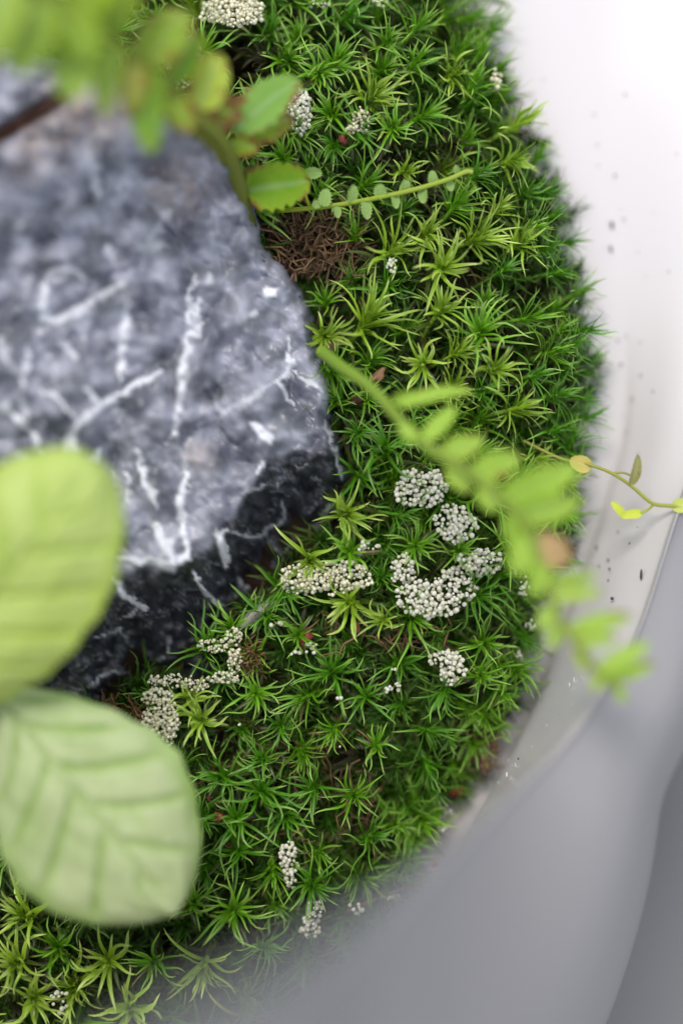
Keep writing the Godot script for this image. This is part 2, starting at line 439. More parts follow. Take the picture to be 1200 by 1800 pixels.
# ------------------------------------------------------------------ bowl
func build_bowl() -> MeshInstance3D:
	# rows: foot x, y, depth; rim x, y, depth; how far the belly stands out and its depth
	var rows := [
		[800, -420, -165, 1100, -800, -150, 120, -300], [852, -60, -165, 1460, -300, -120, 110, -300], [905, 200, -165, 1420, 150, -90, 100, -300], [1020, 430, -165, 1330, 520, -50, 80, -300],
		[1058, 700, -165, 1232, 772, 0, 60, -300], [1018, 880, -165, 1182, 905, 40, 100, -280], [950, 1080, -165, 1108, 1125, 95, 200, -220], [885, 1270, -165, 1015, 1275, 215, 270, -190], [815, 1435, -165, 890, 1405, 390, 480, -20],
		[755, 1595, -165, 700, 1575, 900, 780, 620], [630, 1745, -165, 530, 1700, 1300, 860, 1010], [450, 1865, -165, 330, 1830, 1550, 900, 1230], [230, 2045, -165, 60, 2020, 1650, 900, 1320], [-200, 2100, -165, -420, 2060, 1350, 800, 1050],
		[-700, 1900, -165, -900, 1800, 1100, 600, 100], [-900, 1200, -165, -1200, 1000, 700, 400, -50], [-1000, 500, -165, -1300, 200, 300, 300, -200], [-900, -200, -165, -1100, -500, 50, 200, -300], [-400, -700, -165, -500, -1100, -100, 150, -300], [300, -800, -165, 450, -1150, -150, 130, -300]]
	var n := rows.size()
	var per := 14
	var ring := []
	for k in n:
		for j in per:
			var t := float(j) / per
			var vals := []
			for q in 8:
				vals.append(cubic_interpolate(float(rows[k][q]), float(rows[(k + 1) % n][q]), float(rows[(k - 1 + n) % n][q]), float(rows[(k + 2) % n][q]), t))
			ring.append(vals)
	var count := ring.size()
	var mb := MB.new()
	var white := Color(0.70, 0.672, 0.69)
	var grey := Color(0.32, 0.317, 0.325)                 # glazed grey outside, white inside and on the lip
	var wide := 0
	for k in count:
		var r = ring[k]
		var rim := P(r[3], r[4], r[5])
		var before = ring[(k - 1 + count) % count]; var after = ring[(k + 1) % count]
		var along := P(after[3], after[4], after[5]) - P(before[3], before[4], before[5])
		var out := Vector3(-along.z, 0, along.x).normalized()      # ring runs clockwise seen from above
		var foot := P(r[0], r[1], r[2])
		if out.dot(rim - P(0, 600, r[5])) < 0.0: out = -out
		var th := 14.0 * U
		var belly: Vector3 = rim + out * (r[6] * U + th)
		belly.y = r[7] * U
		var prof := [foot - out * 300.0 * U + Vector3(0, -20 * U, 0), foot, foot.lerp(rim, 0.3) + out * 12.0 * U - Vector3(0, 22 * U, 0), foot.lerp(rim, 0.65) + out * 9.0 * U - Vector3(0, 12 * U, 0), rim - Vector3(0, 18 * U, 0),
			rim + out * th * 0.12 - Vector3(0, 4 * U, 0), rim + out * th * 0.5 + Vector3(0, 3 * U, 0), rim + out * th * 0.9 - Vector3(0, 4 * U, 0), rim + out * (th + 5.0 * U) - Vector3(0, 9 * U, 0),
			rim.lerp(belly, 0.45) + out * (th * 0.6 + r[6] * 0.16 * U) + Vector3(0, 0.20 * (rim.y - belly.y), 0), belly, belly - out * 120.0 * U - Vector3(0, belly.y * 0.5 + 350.0 * U, 0), Vector3(belly.x, -0.0798, belly.z) - out * 420.0 * U]
		var sp := spline(prof, 5)
		wide = sp.size()
		for q in wide: mb.add(sp[q], white if q < 25 else white.lerp(grey, smooth(24.0, 27.0, q)))
	for k in count:
		var k2 := (k + 1) % count
		for j in wide - 1:
			mb.quad(k * wide + j, k * wide + j + 1, k2 * wide + j + 1, k2 * wide + j)
	var root := thing("bowl", "slant-cut planter bowl, white inside and grey outside, holding the moss garden", "bowl", Vector3(0, -0.08, 0))
	var m := mat(0.22, 0.5)
	var made := part("bowl_wall", mb.mesh(root.position), m, root)
	# specks and scratches low on the inside of the wall
	var specks := [[1075, 395, 4, 11], [1073, 437, 3, 10], [1096, 385, 2, 3], [1098, 165, 2, 3], [1080, 308, 2, 5], [1002, 345, 3, 5], [1043, 200, 2, 2], [1047, 962, 2, 7], [1068, 985, 2, 6], [1070, 1000, 2, 5], [1126, 1010, 3, 16], [1052, 995, 2, 4], [1075, 1052, 4, 5], [1085, 935, 1, 6], [1110, 700, 2, 3], [1090, 640, 3, 4], [1125, 660, 2, 3], [1068, 1020, 2, 3], [1100, 760, 2, 2],
		[1060, 560, 2, 4], [1085, 598, 2, 4], [1100, 590, 2, 2], [1008, 1195, 2, 8], [1000, 1205, 2, 9], [1022, 1248, 2, 2], [950, 1260, 1, 9], [945, 1270, 1, 8], [935, 1315, 1, 6], [900, 1350, 2, 9], [890, 1362, 2, 8], [905, 1345, 1, 7], [875, 1378, 1, 8], [870, 1425, 3, 3], [960, 1275, 1, 4], [893, 1338, 1, 8], [1020, 1190, 1, 6], [1005, 1240, 1, 4]]
	var sb := MB.new()
	var bead := make_bead()
	var bv: PackedVector3Array = bead.surface_get_arrays(0)[Mesh.ARRAY_VERTEX]
	var bi: PackedInt32Array = bead.surface_get_arrays(0)[Mesh.ARRAY_INDEX]
	for s in specks:
		var best := 1e9
		var at := Vector3.ZERO
		for k in count:
			for j in range(5, 22):
				var w: Vector3 = mb.v[k * wide + j] + root.position
				var depth := w.y / U
				var f := FAR / (FAR - depth) / U
				var d := Vector2(w.x * f + 600.0 - s[0], w.z * f + 900.0 - s[1]).length_squared()
				if d < best:
					best = d
					at = w
		at = P(s[0], s[1], at.y / U + 6.0)
		var pale := Color(0.07, 0.07, 0.08) if s[1] < 1180 else Color(0.92, 0.92, 0.94)
		var q := sb.v.size()
		var turn := rng.randf_range(-0.1, 0.35)
		for p in bv:
			sb.add(at + Vector3(p.x * s[2] * 0.8, p.y * 3.0, p.z * s[3] * 0.65).rotated(Vector3.UP, turn) * U - Vector3.ZERO, pale)
		for t in bi: sb.i.append(t + q)
	for q0 in 34:                              # crumbs of soil splashed on the wall near the moss
		var k := rng.randi_range(per, per * 9)
		var w: Vector3 = mb.v[k * wide + rng.randi_range(5, 17)].lerp(mb.v[k * wide + rng.randi_range(5, 17)], rng.randf()) + root.position
		var q := sb.v.size()
		var r := rng.randf_range(0.7, 2.0)
		for p in bv: sb.add(w + p * r * Vector3(1, 0.8, rng.randf_range(0.8, 1.3)) * U + Vector3(0, 2.0 * U, 0), Color(0.10, 0.07, 0.05))
		for t in bi: sb.i.append(t + q)
	var so := part("speck", sb.mesh(root.position), mat(0.5), root)
	so.set_meta("kind", "stuff")
	return made

# ------------------------------------------------------------------ broad leaf with puffed quilting
func broad_leaf(root: Node3D, m: Material, a: Vector3, b: Vector3, width: float, pale: Color, groove: Color, k_veins: int, roll: float, blunt: float, called := "leaf", bow := 0.06, obovate := 0.88) -> void:
	var mb := MB.new()
	var axis := b - a
	var len := axis.length()
	var dir := axis / len
	var side := dir.cross(Vector3.UP.rotated(dir, roll)).normalized()
	var n := side.cross(dir).normalized()
	var nu := 96; var nv := 64
	for i in nu + 1:
		var t := float(i) / nu
		var w := pow(maxf(sin(PI * pow(t, obovate)), 0.0), blunt) * width * 0.5
		for j in nv + 1:
			var s := float(j) / nv * 2.0 - 1.0
			var forward := t - 0.30 * absf(s) * (1.0 - 0.25 * absf(s)) + 0.012 * noise.get_noise_2d(t * 200.0, s * 80.0)
			var ph := forward * k_veins + (0.28 if s > 0.0 else 0.0) + 0.55 * noise.get_noise_2d(t * 95.0 + signf(s) * 300.0, width * 1e4)
			var dist := absf(ph - roundf(ph)) / k_veins * len          # to the nearest side vein
			var g := smooth(width * 0.045, width * 0.003, dist) * smooth(0.0, 0.1, absf(s)) * smooth(1.02, 0.72, absf(s)) * smooth(0.95, 0.8, t)
			var mg := smooth(0.055, 0.012, absf(s)) * smooth(1.0, 0.85, t)
			var net := smooth(0.08, 0.0, absf(ridge.get_noise_2d(t * 260.0 + width * 3e4, s * 130.0)))
			var fold := -width * 0.026 * maxf(g, mg) - width * 0.004 * net
			var edge_wave := 1.0 + (0.012 * sin(t * 46.0) + 0.09 * noise.get_noise_2d(t * 130.0 + width * 9e3, signf(s) * 40.0)) * absf(s)
			var p := a + axis * t + side * s * w * edge_wave + n * (fold + len * bow * sin(PI * t) - width * 0.13 * s * s + width * 0.05 * noise.get_noise_2d(t * 120.0, s * 70.0 + width * 1e4))
			var col := pale.lerp(groove, clampf(0.55 * g + 0.3 * mg + 0.3 * net, 0.0, 1.0))
			col = col.lerp(groove, clampf(0.5 * noise.get_noise_2d(t * 150.0 + 9.0, s * 80.0) + 0.55 * smooth(0.82, 1.0, absf(s)), 0.0, 0.8))
			mb.add(p, col)
	for i in nu:
		for j in nv:
			var q := i * (nv + 1) + j
			mb.quad(q, q + nv + 1, q + nv + 2, q + 1)
	part(called, mb.mesh(root.position), m, root)

func debris(called: String, label: String, category: String, x: float, y: float, d: float, size: Vector3, col: Color, turn := 0.0) -> void:
	var mb := MB.new()
	var b := make_bead()
	var arr := b.surface_get_arrays(0)
	var v: PackedVector3Array = arr[Mesh.ARRAY_VERTEX]
	for p in v:
		var k := 1.0 + 1.3 * noise.get_noise_3d(p.x * 75.0 + x, p.y * 75.0 + y, p.z * 75.0)
		mb.add(p * k * size * U, col * (0.85 + 0.5 * noise.get_noise_3d(p.x * 70.0 + y, p.y * 70.0, p.z * 70.0)))
	mb.i = arr[Mesh.ARRAY_INDEX]
	var o := part(called, mb.mesh(), mat(0.6), self, P(x, y, d))
	o.rotation.y = turn
	tag(o, label, category)

func fibres(called: String, label: String, cx: float, cy: float, rx: float, ry: float, n: int, d0: float, cols: Array, bend := 18.0, r := 2.2, longest := 90.0) -> void:
	var mb := MB.new()
	for k in n:
		var x := cx + rng.randf_range(-rx, rx); var y := cy + rng.randf_range(-ry, ry)
		var a := rng.randf() * TAU
		var len := rng.randf_range(30, longest)
		var pts := []
		var d := d0 + rng.randf_range(-25, 30)
		for q in 7:
			var t := q / 6.0 - 0.5
			pts.append(P(x + cos(a) * len * t + bend * noise.get_noise_2d(q * 60.0 + k * 90.0, 3.0), y + sin(a) * len * t + bend * noise.get_noise_2d(q * 60.0, k * 77.0), d - 14.0 * t * t * 4.0 + 10.0 * sin(q * 2.0 + k)))
		var c: Color = cols[rng.randi() % cols.size()]
		tube(mb, pts, r * rng.randf_range(0.6, 1.3) * U, 0.8 * U, c, c * 0.9, 4)
	var at := P(cx, cy, d0)
	var o := part(called, mb.mesh(at), mat(0.75), self, at)
	tag(o, label, "roots")

# ------------------------------------------------------------------ everything
func _ready() -> void:
	rng.seed = 20240611
	noise.seed = 11; noise.frequency = 0.012; noise.fractal_octaves = 3
	ridge.seed = 23; ridge.frequency = 0.011; ridge.fractal_octaves = 3
	cell.seed = 31; cell.frequency = 0.014; cell.noise_type = FastNoiseLite.TYPE_CELLULAR; cell.cellular_return_type = FastNoiseLite.RETURN_CELL_VALUE
	cell.domain_warp_enabled = true; cell.domain_warp_amplitude = 12.0; cell.domain_warp_frequency = 0.03

	# camera
	var cam := Camera3D.new()
	cam.name = "camera"
	cam.fov = 30.0
	var lens := CameraAttributesPhysical.new()
	lens.frustum_focal_length = 44.7846
	lens.frustum_near = 0.02
	lens.frustum_far = 50.0
	lens.frustum_focus_distance = (FAR - 0.0) * U
	lens.exposure_aperture = 1.55
	cam.attributes = lens
	cam.near = 0.02
	cam.far = 50.0
	cam.position = Vector3(0, FAR * U, 0)
	cam.rotation_degrees = Vector3(-90, 0, 0)
	cam.current = true
	add_child(cam)
	# light: bright overcast daylight, strongest from the far side (the top of the picture)
	var we := WorldEnvironment.new()
	var env := Environment.new()
	env.background_mode = Environment.BG_SKY
	var sky := Sky.new()
	var sm := ProceduralSkyMaterial.new()
	sm.sky_top_color = Color(0.93, 0.95, 1.0)
	sm.sky_horizon_color = Color(0.86, 0.87, 0.9)
	sm.ground_bottom_color = Color(0.42, 0.41, 0.4)
	sm.ground_horizon_color = Color(0.62, 0.61, 0.6)
	sm.sun_angle_max = 1.0
	sky.sky_material = sm
	env.sky = sky
	env.tonemap_mode = Environment.TONE_MAPPER_LINEAR
	env.background_energy_multiplier = 0.8
	env.tonemap_exposure = 1.38
	env.sdfgi_enabled = true; env.ssao_enabled = true; env.ssil_enabled = true
	we.environment = env
	we.name = "daylight"
	add_child(we)
	var sun := DirectionalLight3D.new()
	sun.name = "sun"
	sun.light_energy = 0.5
	sun.light_color = Color(1.0, 0.97, 0.93)
	sun.light_angular_distance = 22.0
	sun.shadow_enabled = true
	add_child(sun)
	sun.look_at_from_position(Vector3(-0.3, 1.5, -1.0), Vector3.ZERO)

	for p in [[-700, -500], [820, -420], [838, -60], [850, 60], [862, 140], [885, 205], [945, 290], [985, 370], [1008, 470], [1022, 600], [1026, 700], [1015, 790], [990, 860], [985, 935], [935, 1010], [920, 1100], [905, 1190], [870, 1270], [825, 1330], [775, 1400], [745, 1470], [705, 1550], [655, 1625], [590, 1710], [500, 1775], [410, 1840], [220, 1975], [-250, 2050], [-700, 1700]]:
		outline.append(Vector2(p[0], p[1]))
	for p in [[-150, 100], [-40, 95], [60, 110], [130, 130], [200, 150], [290, 190], [335, 225], [388, 265], [425, 325], [442, 395], [450, 438], [495, 480], [532, 545], [552, 610], [572, 680], [572, 740], [590, 800], [618, 848], [616, 888], [572, 938], [520, 985], [478, 1033], [432, 1075], [380, 1115], [300, 1165], [240, 1220], [178, 1262], [110, 1250], [40, 1225], [-60, 1215], [-150, 1200]]:
		rock_line.append(Vector2(p[0], p[1]))
	gaps = [[420, 110, 62], [545, 425, 78], [480, 400, 45], [300, 1660, 42], [725, 1120, 30], [330, 1165, 40], [400, 1160, 34], [215, 1265, 36], [490, 395, 40], [740, 860, 44], [800, 922, 36], [765, 1030, 62], [700, 1005, 26], [845, 988, 36], [575, 1018, 52], [530, 1020, 34], [790, 1172, 26], [285, 1275, 40], [410, 20, 54], [325, 110, 36], [527, 195, 22], [625, 1150, 26], [460, 1470, 22]]
	bead_mesh = make_bead()

	build_setting()
	build_bowl()
	build_rock()
	build_moss()
	build_plants()
	build_beads()
	build_bits()

func build_setting() -> void:
	var table := PlaneMesh.new()
	table.size = Vector2(6, 6)
	var tm := mat(0.55, 0.5, 0.0, false)
	tm.albedo_color = srgb(0.18, 0.18, 0.183)
	var t := struct_mesh("tabletop", table, tm)
	t.position.y = -0.08
	# dark soil under the moss
	var mb := MB.new()
	var step := 16.0
	var nx := 118; var ny := 150
	var ids := PackedInt32Array()
	ids.resize(nx * ny)
	for j in ny:
		for i in nx:
			var x := -700.0 + i * step; var y := -450.0 + j * step
			ids[j * nx + i] = -1
			var e := poly_sd(outline, Vector2(x, y))
			if e < -34.0: continue
			var d := moss_d(x, y) - 92.0 + 20.0 * noise.get_noise_2d(x * 3.0, y * 3.0) + 9.0 * noise.get_noise_2d(x * 11.0, y * 11.0)
			for g in 4: d -= 70.0 * smooth(gaps[g][2] * 1.3, gaps[g][2] * 0.4, Vector2(x, y).distance_to(Vector2(gaps[g][0], gaps[g][1]))) * (1.0 if g != 1 else 0.1)
			d = lerpf(-345.0, d, smooth(-32.0, 22.0, e))
			var c := Color(0.010, 0.008, 0.006).lerp(Color(0.045, 0.026, 0.015), clampf(0.35 + noise.get_noise_2d(x * 4.0 + 50.0, y * 4.0), 0.0, 1.0))
			ids[j * nx + i] = mb.add(P(x, y, d), c)
	for j in ny - 1:
		for i in nx - 1:
			var a := ids[j * nx + i]; var b := ids[j * nx + i + 1]; var c := ids[(j + 1) * nx + i + 1]; var d := ids[(j + 1) * nx + i]
			if a >= 0 and b >= 0 and c >= 0: mb.tri(a, b, c)
			if a >= 0 and c >= 0 and d >= 0: mb.tri(a, c, d)
	struct_mesh("soil", mb.mesh(), mat(0.9, 0.3))

func build_moss() -> void:
	var heroes := [[645, 565, 1.25, 0], [690, 440, 1.1, 0], [775, 470, 1.15, 0], [772, 545, 1.0, 0], [742, 640, 1.05, 0], [868, 648, 1.1, 0], [905, 718, 1.1, 0], [572, 590, 0.9, 0], [835, 420, 1.0, 0], [615, 1060, 1.2, 0], [545, 985, 0.95, 0], [608, 905, 1.0, 0], [525, 1115, 0.95, 1], [350, 1265, 0.95, 0], [335, 1225, 0.8, 0],
		[45, 1610, 1.1, 0], [190, 1690, 1.2, 0], [30, 1690, 1.0, 0], [228, 1775, 1.1, 0], [60, 1755, 1.0, 0], [360, 1700, 1.05, 0], [410, 1600, 1.1, 1], [340, 1585, 0.9, 1], [850, 1130, 1.0, 1], [880, 1215, 1.0, 1], [985, 900, 0.95, 1], [895, 285, 1.0, 0], [560, 130, 0.95, 1], [590, 110, 1.0, 1], [690, 225, 1.0, 1], [730, 110, 1.0, 1], [740, 205, 1.05, 1], [640, 325, 1.0, 1], [800, 360, 1.0, 1],
		[585, 1285, 0.85, 1], [660, 1310, 0.9, 1], [550, 1385, 0.9, 2], [620, 1400, 0.95, 1], [530, 1320, 0.9, 1], [650, 1470, 0.95, 2], [560, 1500, 0.9, 1], [450, 1220, 0.9, 1], [925, 560, 0.95, 1], [940, 660, 0.95, 2], [975, 480, 0.95, 2], [630, 760, 0.9, 2], [720, 760, 0.9, 2], [835, 800, 0.95, 1], [700, 905, 0.9, 2], [730, 960, 0.85, 1], [850, 690, 0.8, 2]]
	var root := thing("moss_cushion", "thick cushion of bright green star-shaped moss filling the bowl round the rock", "moss", P(700, 900, -100))
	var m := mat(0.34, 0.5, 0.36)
	var shade_m := mat(0.5, 0.4, 0.25)          # tint paints the shade between shoots into the lower layer
	shade_m.albedo_color = srgb(0.43, 0.45, 0.43)
	var shapes := []                          # [tone][variant]
	for tone in 4:
		var a := []
		for k in 6: a.append(moss_shoot_mesh(100 + tone * 20 + k, [26, 32, 36, 23, 33, 29][k], [1.0, 0.92, 1.06, 0.86, 1.0, 0.95][k], tone))
		shapes.append(a)
	var spots := []                           # x, y, size, tone, drop
	for h in heroes: spots.append([float(h[0]), float(h[1]), h[2], h[3], 0.0])
	var tries := 0
	while tries < 26000:
		tries += 1
		var x := rng.randf_range(-60, 1060); var y := rng.randf_range(-70, 1870)
		var pt := Vector2(x, y)
		if poly_sd(outline, pt) < -6.0: continue
		if poly_sd(rock_line, pt) > -7.0: continue
		var bad := false
		for g in gaps:
			if pt.distance_to(Vector2(g[0], g[1])) < g[2]: bad = true; break
		if bad: continue
		var edge := poly_sd(outline, pt)
		var need := 49.0 + 8.0 * smooth(1080, 1200, y) if edge > 60.0 else 33.0
		for s in spots:
			if absf(s[0] - x) < need * 1.3 and Vector2(s[0], s[1]).distance_to(pt) < (need * (1.25 if s[2] > 0.94 and s[4] == 0.0 else 1.0)): bad = true; break
		if bad: continue
		var size := rng.randf_range(0.7, 1.25)
		var n := noise.get_noise_2d(x * 0.5 + 900.0, y * 0.5)
		var lime := n + 0.35 * smooth(260, 60, Vector2(x, y).distance_to(Vector2(780, 520))) + 0.2 * smooth(400, 100, Vector2(x, y).distance_to(Vector2(150, 1750)))
		lime -= 0.30 * smooth(1020, 1160, y) * smooth(1750, 1640, y) - 0.10 * smooth(600, 800, x) * smooth(1000, 800, y)
		var tone := 0 if lime > 0.36 else (1 if lime > -0.12 else 2)
		if rng.randf() < 0.12: tone = 2
		spots.append([x, y, size, tone, rng.randf_range(-48, 10)])
	# the largest in view first; those outside the frame and the rest become undergrowth
	var keep := []
	var rest := []
	for s in spots:
		if keep.size() < 300 and s[0] > -40 and s[1] > -40 and s[1] < 1840 and (s[2] > 0.7 or poly_sd(outline, Vector2(s[0], s[1])) < 60.0): keep.append(s)
		else: rest.append(s)
	for s in keep:
		var o := part("moss_shoot", shapes[s[3]][rng.randi() % 6], m, root)
		o.transform = shoot_at(s, root.position, 0.48)
	# undergrowth: smaller shoots between and below, darkened in colour as if shaded
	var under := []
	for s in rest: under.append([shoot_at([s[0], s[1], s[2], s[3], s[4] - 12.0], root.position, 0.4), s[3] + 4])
	tries = 0
	while under.size() < 2100 and tries < 12000:
		tries += 1
		var x := rng.randf_range(-120, 1060); var y := rng.randf_range(-120, 1900)
		var pt := Vector2(x, y)
		var e := poly_sd(outline, pt)
		if e < -16.0 or poly_sd(rock_line, pt) > 6.0: continue
		var bad := false
		for k in 9:
			if pt.distance_to(Vector2(gaps[k][0], gaps[k][1])) < gaps[k][2] * 0.8: bad = true; break
		if bad: continue
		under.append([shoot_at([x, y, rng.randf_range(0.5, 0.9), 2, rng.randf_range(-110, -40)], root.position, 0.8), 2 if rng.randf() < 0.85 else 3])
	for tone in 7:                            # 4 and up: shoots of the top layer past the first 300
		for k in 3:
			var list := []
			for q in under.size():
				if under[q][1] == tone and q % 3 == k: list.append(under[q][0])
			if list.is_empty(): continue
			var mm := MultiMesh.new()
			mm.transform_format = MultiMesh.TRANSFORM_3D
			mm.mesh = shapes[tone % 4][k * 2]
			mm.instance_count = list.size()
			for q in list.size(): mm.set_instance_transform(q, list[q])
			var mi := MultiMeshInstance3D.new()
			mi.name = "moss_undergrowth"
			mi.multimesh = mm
			mi.material_override = m if tone > 3 else shade_m
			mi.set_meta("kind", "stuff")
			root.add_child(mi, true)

func shoot_at(s: Array, origin: Vector3, jitter: float) -> Transform3D:
	var n := moss_normal(s[0], s[1])
	var e := poly_sd(outline, Vector2(s[0], s[1]))
	var lean := Vector3(0.62, 0, -0.5) * smooth(480.0, 800.0, s[0]) * smooth(1050.0, 700.0, s[1])     # shoots grow towards the light
	n = (n + lean + Vector3(rng.randf_range(-jitter, jitter), 0, rng.randf_range(-jitter, jitter))).normalized()
	if e < 50.0: n = (n + Vector3(rng.randf_range(-0.3, 0.3), -0.1, rng.randf_range(-0.3, 0.3))).normalized()
	var side := n.cross(Vector3(0.3, 0.2, 1.0)).normalized()
	var b := Basis(side, n, side.cross(n)).rotated(n, rng.randf() * TAU)
	return Transform3D(b.scaled(Vector3.ONE * s[2]), P(s[0], s[1], moss_d(s[0], s[1]) + s[4]) - origin)

func build_plants() -> void:
	var leafy := mat(0.5, 0.35, 0.7)
	# broad-leaved plant at the lower left
	var root := thing("leafy_plant", "broad quilted pale green leaves of a small plant, overhanging the rock's lower left corner", "plant", P(-150, 1240, -120))
	var st := MB.new()
	tube(st, spline([P(-150, 1240, -150), P(-110, 1235, 60), P(-60, 1228, 190), P(8, 1224, 238)], 6), 13 * U, 9 * U, Color(0.25, 0.33, 0.10), Color(0.42, 0.52, 0.2), 8)
	tube(st, spline([P(-110, 1235, 60), P(-190, 1190, 210), P(-213, 1152, 300)], 5), 10 * U, 9 * U, Color(0.38, 0.48, 0.16), Color(0.42, 0.52, 0.2), 8)
	part("stem", st.mesh(root.position), leafy, root)
	broad_leaf(root, leafy, P(-8, 1215, 235), P(312, 1606, 225), 322 * U, Color(0.55, 0.66, 0.35), Color(0.27, 0.46, 0.08), 6, -0.15, 0.56, "leaf", 0.06, 1.22)
	broad_leaf(root, leafy, P(-150, 1232, 330), P(168, 812, 400), 305 * U, Color(0.54, 0.68, 0.20), Color(0.38, 0.54, 0.05), 6, 0.2, 0.44, "leaf", 0.05)
	# old fern at the upper left: rachis and leaflets that rise towards the lens
	var fr := mat(0.6, 0.28, 0.6)
	var g1 := Color(0.13, 0.28, 0.015); var g2 := Color(0.22, 0.35, 0.018); var lime := Color(0.36, 0.48, 0.06); var dull := Color(0.17, 0.19, 0.035)
	root = thing("fern", "large fern with round toothed leaflets arching over the rock's top corner, edges browning", "fern", P(448, 430, -60))
	st = MB.new()
	tube(st, spline([P(448, 430, -60), P(432, 380, 30), P(420, 325, 90), P(392, 250, 190), P(330, 190, 270), P(250, 110, 350), P(150, 40, 440), P(20, -60, 520)], 6), 15 * U, 9 * U, Color(0.12, 0.13, 0.03), Color(0.26, 0.33, 0.05), 8, 0.2)
	tube(st, spline([P(440, 420, -60), P(425, 350, 60), P(402, 300, 120), P(370, 250, 180), P(300, 210, 250)], 6), 10 * U, 7 * U, Color(0.15, 0.17, 0.03), Color(0.24, 0.26, 0.04), 7, 0.2)
	part("stem", st.mesh(root.position), fr, root)
	var a := root.position
	pinna(root, a, fr, [432, 335, 70, 545, 318, 55], 81, g1, g2, 0.22, 0.35, 0.13, 0.15)
	pinna(root, a, fr, [410, 235, 150, 528, 140, 120], 77, Color(0.17, 0.34, 0.06), Color(0.24, 0.42, 0.09), 0.24, 0.45, 0.10, -0.2)
	pinna(root, a, fr, [420, 240, 140, 515, 205, 120], 55, g2, Color(0.22, 0.30, 0.04), 0.5, 0.45, 0.10, 0.3)
	pinna(root, a, fr, [405, 250, 160, 455, 262, 140], 40, g2, g2, 0.5, 0.5, 0.17, rng.randf_range(-0.6, 0.6), rng.randf_range(0.0, 0.2))
	pinna(root, a, fr, [445, 290, 60, 440, 345, 50], 35, dull, dull, 0.2, 0.5, 0.17, rng.randf_range(-0.6, 0.6), rng.randf_range(0.0, 0.2))
	pinna(root, a, fr, [345, 195, 256, 385, 95, 230], 69, lime, Color(0.40, 0.5, 0.07), 0.2, 0.5, 0.06, 0.3)
	pinna(root, a, fr, [350, 180, 250, 425, 205, 200], 46, g2, dull, 0.8, 0.5, 0.17, rng.randf_range(-0.6, 0.6), rng.randf_range(0.0, 0.2))
	pinna(root, a, fr, [330, 200, 262, 410, 225, 190], 39, Color(0.28, 0.27, 0.05), dull, 0.6, 0.5, 0.17, rng.randf_range(-0.6, 0.6), rng.randf_range(0.0, 0.2))
	pinna(root, a, fr, [262, 120, 343, 325, 20, 300], 92, g2, Color(0.28, 0.42, 0.08), 0.42, 0.42, 0.06, -0.2)
	pinna(root, a, fr, [262, 120, 343, 268, 272, 343], 65, g1, Color(0.22, 0.36, 0.05), 0.05, 0.45, 0.07, 0.2)
	pinna(root, a, fr, [300, 165, 300, 335, 235, 293], 53, g2, Color(0.26, 0.3, 0.05), 0.45, 0.45, 0.17, rng.randf_range(-0.6, 0.6), rng.randf_range(0.0, 0.2))
	pinna(root, a, fr, [205, 75, 393, 190, 205, 399], 56, Color(0.20, 0.34, 0.04), Color(0.27, 0.40, 0.06), 0.06, 0.45, 0.17, rng.randf_range(-0.6, 0.6), rng.randf_range(0.0, 0.2))
	pinna(root, a, fr, [195, 65, 399, 262, -50, 368], 99, g2, Color(0.24, 0.38, 0.05), 0.04, 0.45, 0.17, rng.randf_range(-0.6, 0.6), rng.randf_range(0.0, 0.2))
	pinna(root, a, fr, [150, 35, 436, 118, 178, 442], 88, Color(0.23, 0.38, 0.05), Color(0.28, 0.42, 0.06), 0.0, 0.45, 0.17, rng.randf_range(-0.6, 0.6), rng.randf_range(0.0, 0.2))
	pinna(root, a, fr, [145, 25, 442, 190, -80, 430], 88, g2, g2, 0.0, 0.45, 0.17, rng.randf_range(-0.6, 0.6), rng.randf_range(0.0, 0.2))
	pinna(root, a, fr, [80, -10, 479, 40, 135, 479], 106, Color(0.24, 0.38, 0.05), Color(0.32, 0.46, 0.07), 0.0, 0.45, 0.17, rng.randf_range(-0.6, 0.6), rng.randf_range(0.0, 0.2))
	pinna(root, a, fr, [15, -50, 523, -30, 115, 498], 114, Color(0.26, 0.40, 0.06), Color(0.34, 0.46, 0.08), 0.05, 0.45, 0.17, rng.randf_range(-0.6, 0.6), rng.randf_range(0.0, 0.2))
	pinna(root, a, fr, [100, 0, 461, 160, 110, 448], 88, g2, Color(0.26, 0.40, 0.05), 0.0, 0.45, 0.17, rng.randf_range(-0.6, 0.6), rng.randf_range(0.0, 0.2))
	pinna(root, a, fr, [380, 215, 190, 412, 170, 170], 35, Color(0.30, 0.22, 0.08), dull, 0.75, 0.5, 0.17, rng.randf_range(-0.6, 0.6), rng.randf_range(0.0, 0.2))
	pinna(root, a, fr, [300, 150, 306, 352, 60, 281], 51, g1, g2, 0.3, 0.45, 0.17, rng.randf_range(-0.6, 0.6), rng.randf_range(0.0, 0.2))
	pinna(root, a, fr, [235, 110, 362, 230, 205, 362], 53, Color(0.30, 0.30, 0.06), g2, 0.45, 0.45, 0.17, rng.randf_range(-0.6, 0.6), rng.randf_range(0.0, 0.2))
	# the arching frond across the middle right
	var fm := mat(0.6, 0.28, 0.7)
	root = thing("fern_frond", "arching light green fern frond reaching from the rock's right edge past the bowl's rim", "fern", P(565, 618, 40))
	a = root.position
	st = MB.new()
	tube(st, spline([P(565, 618, 40), P(600, 645, 110), P(655, 685, 170), P(738, 775, 240), P(850, 850, 290), P(925, 925, 320), P(955, 1010, 330), P(985, 1090, 330), P(1045, 1175, 330), P(1085, 1215, 320)], 6), 11 * U, 5 * U, Color(0.24, 0.40, 0.05), Color(0.30, 0.36, 0.08), 8, 0.1)
	part("stem", st.mesh(a), fm, root)
	var f1 := Color(0.28, 0.48, 0.03); var f2 := Color(0.42, 0.62, 0.10)
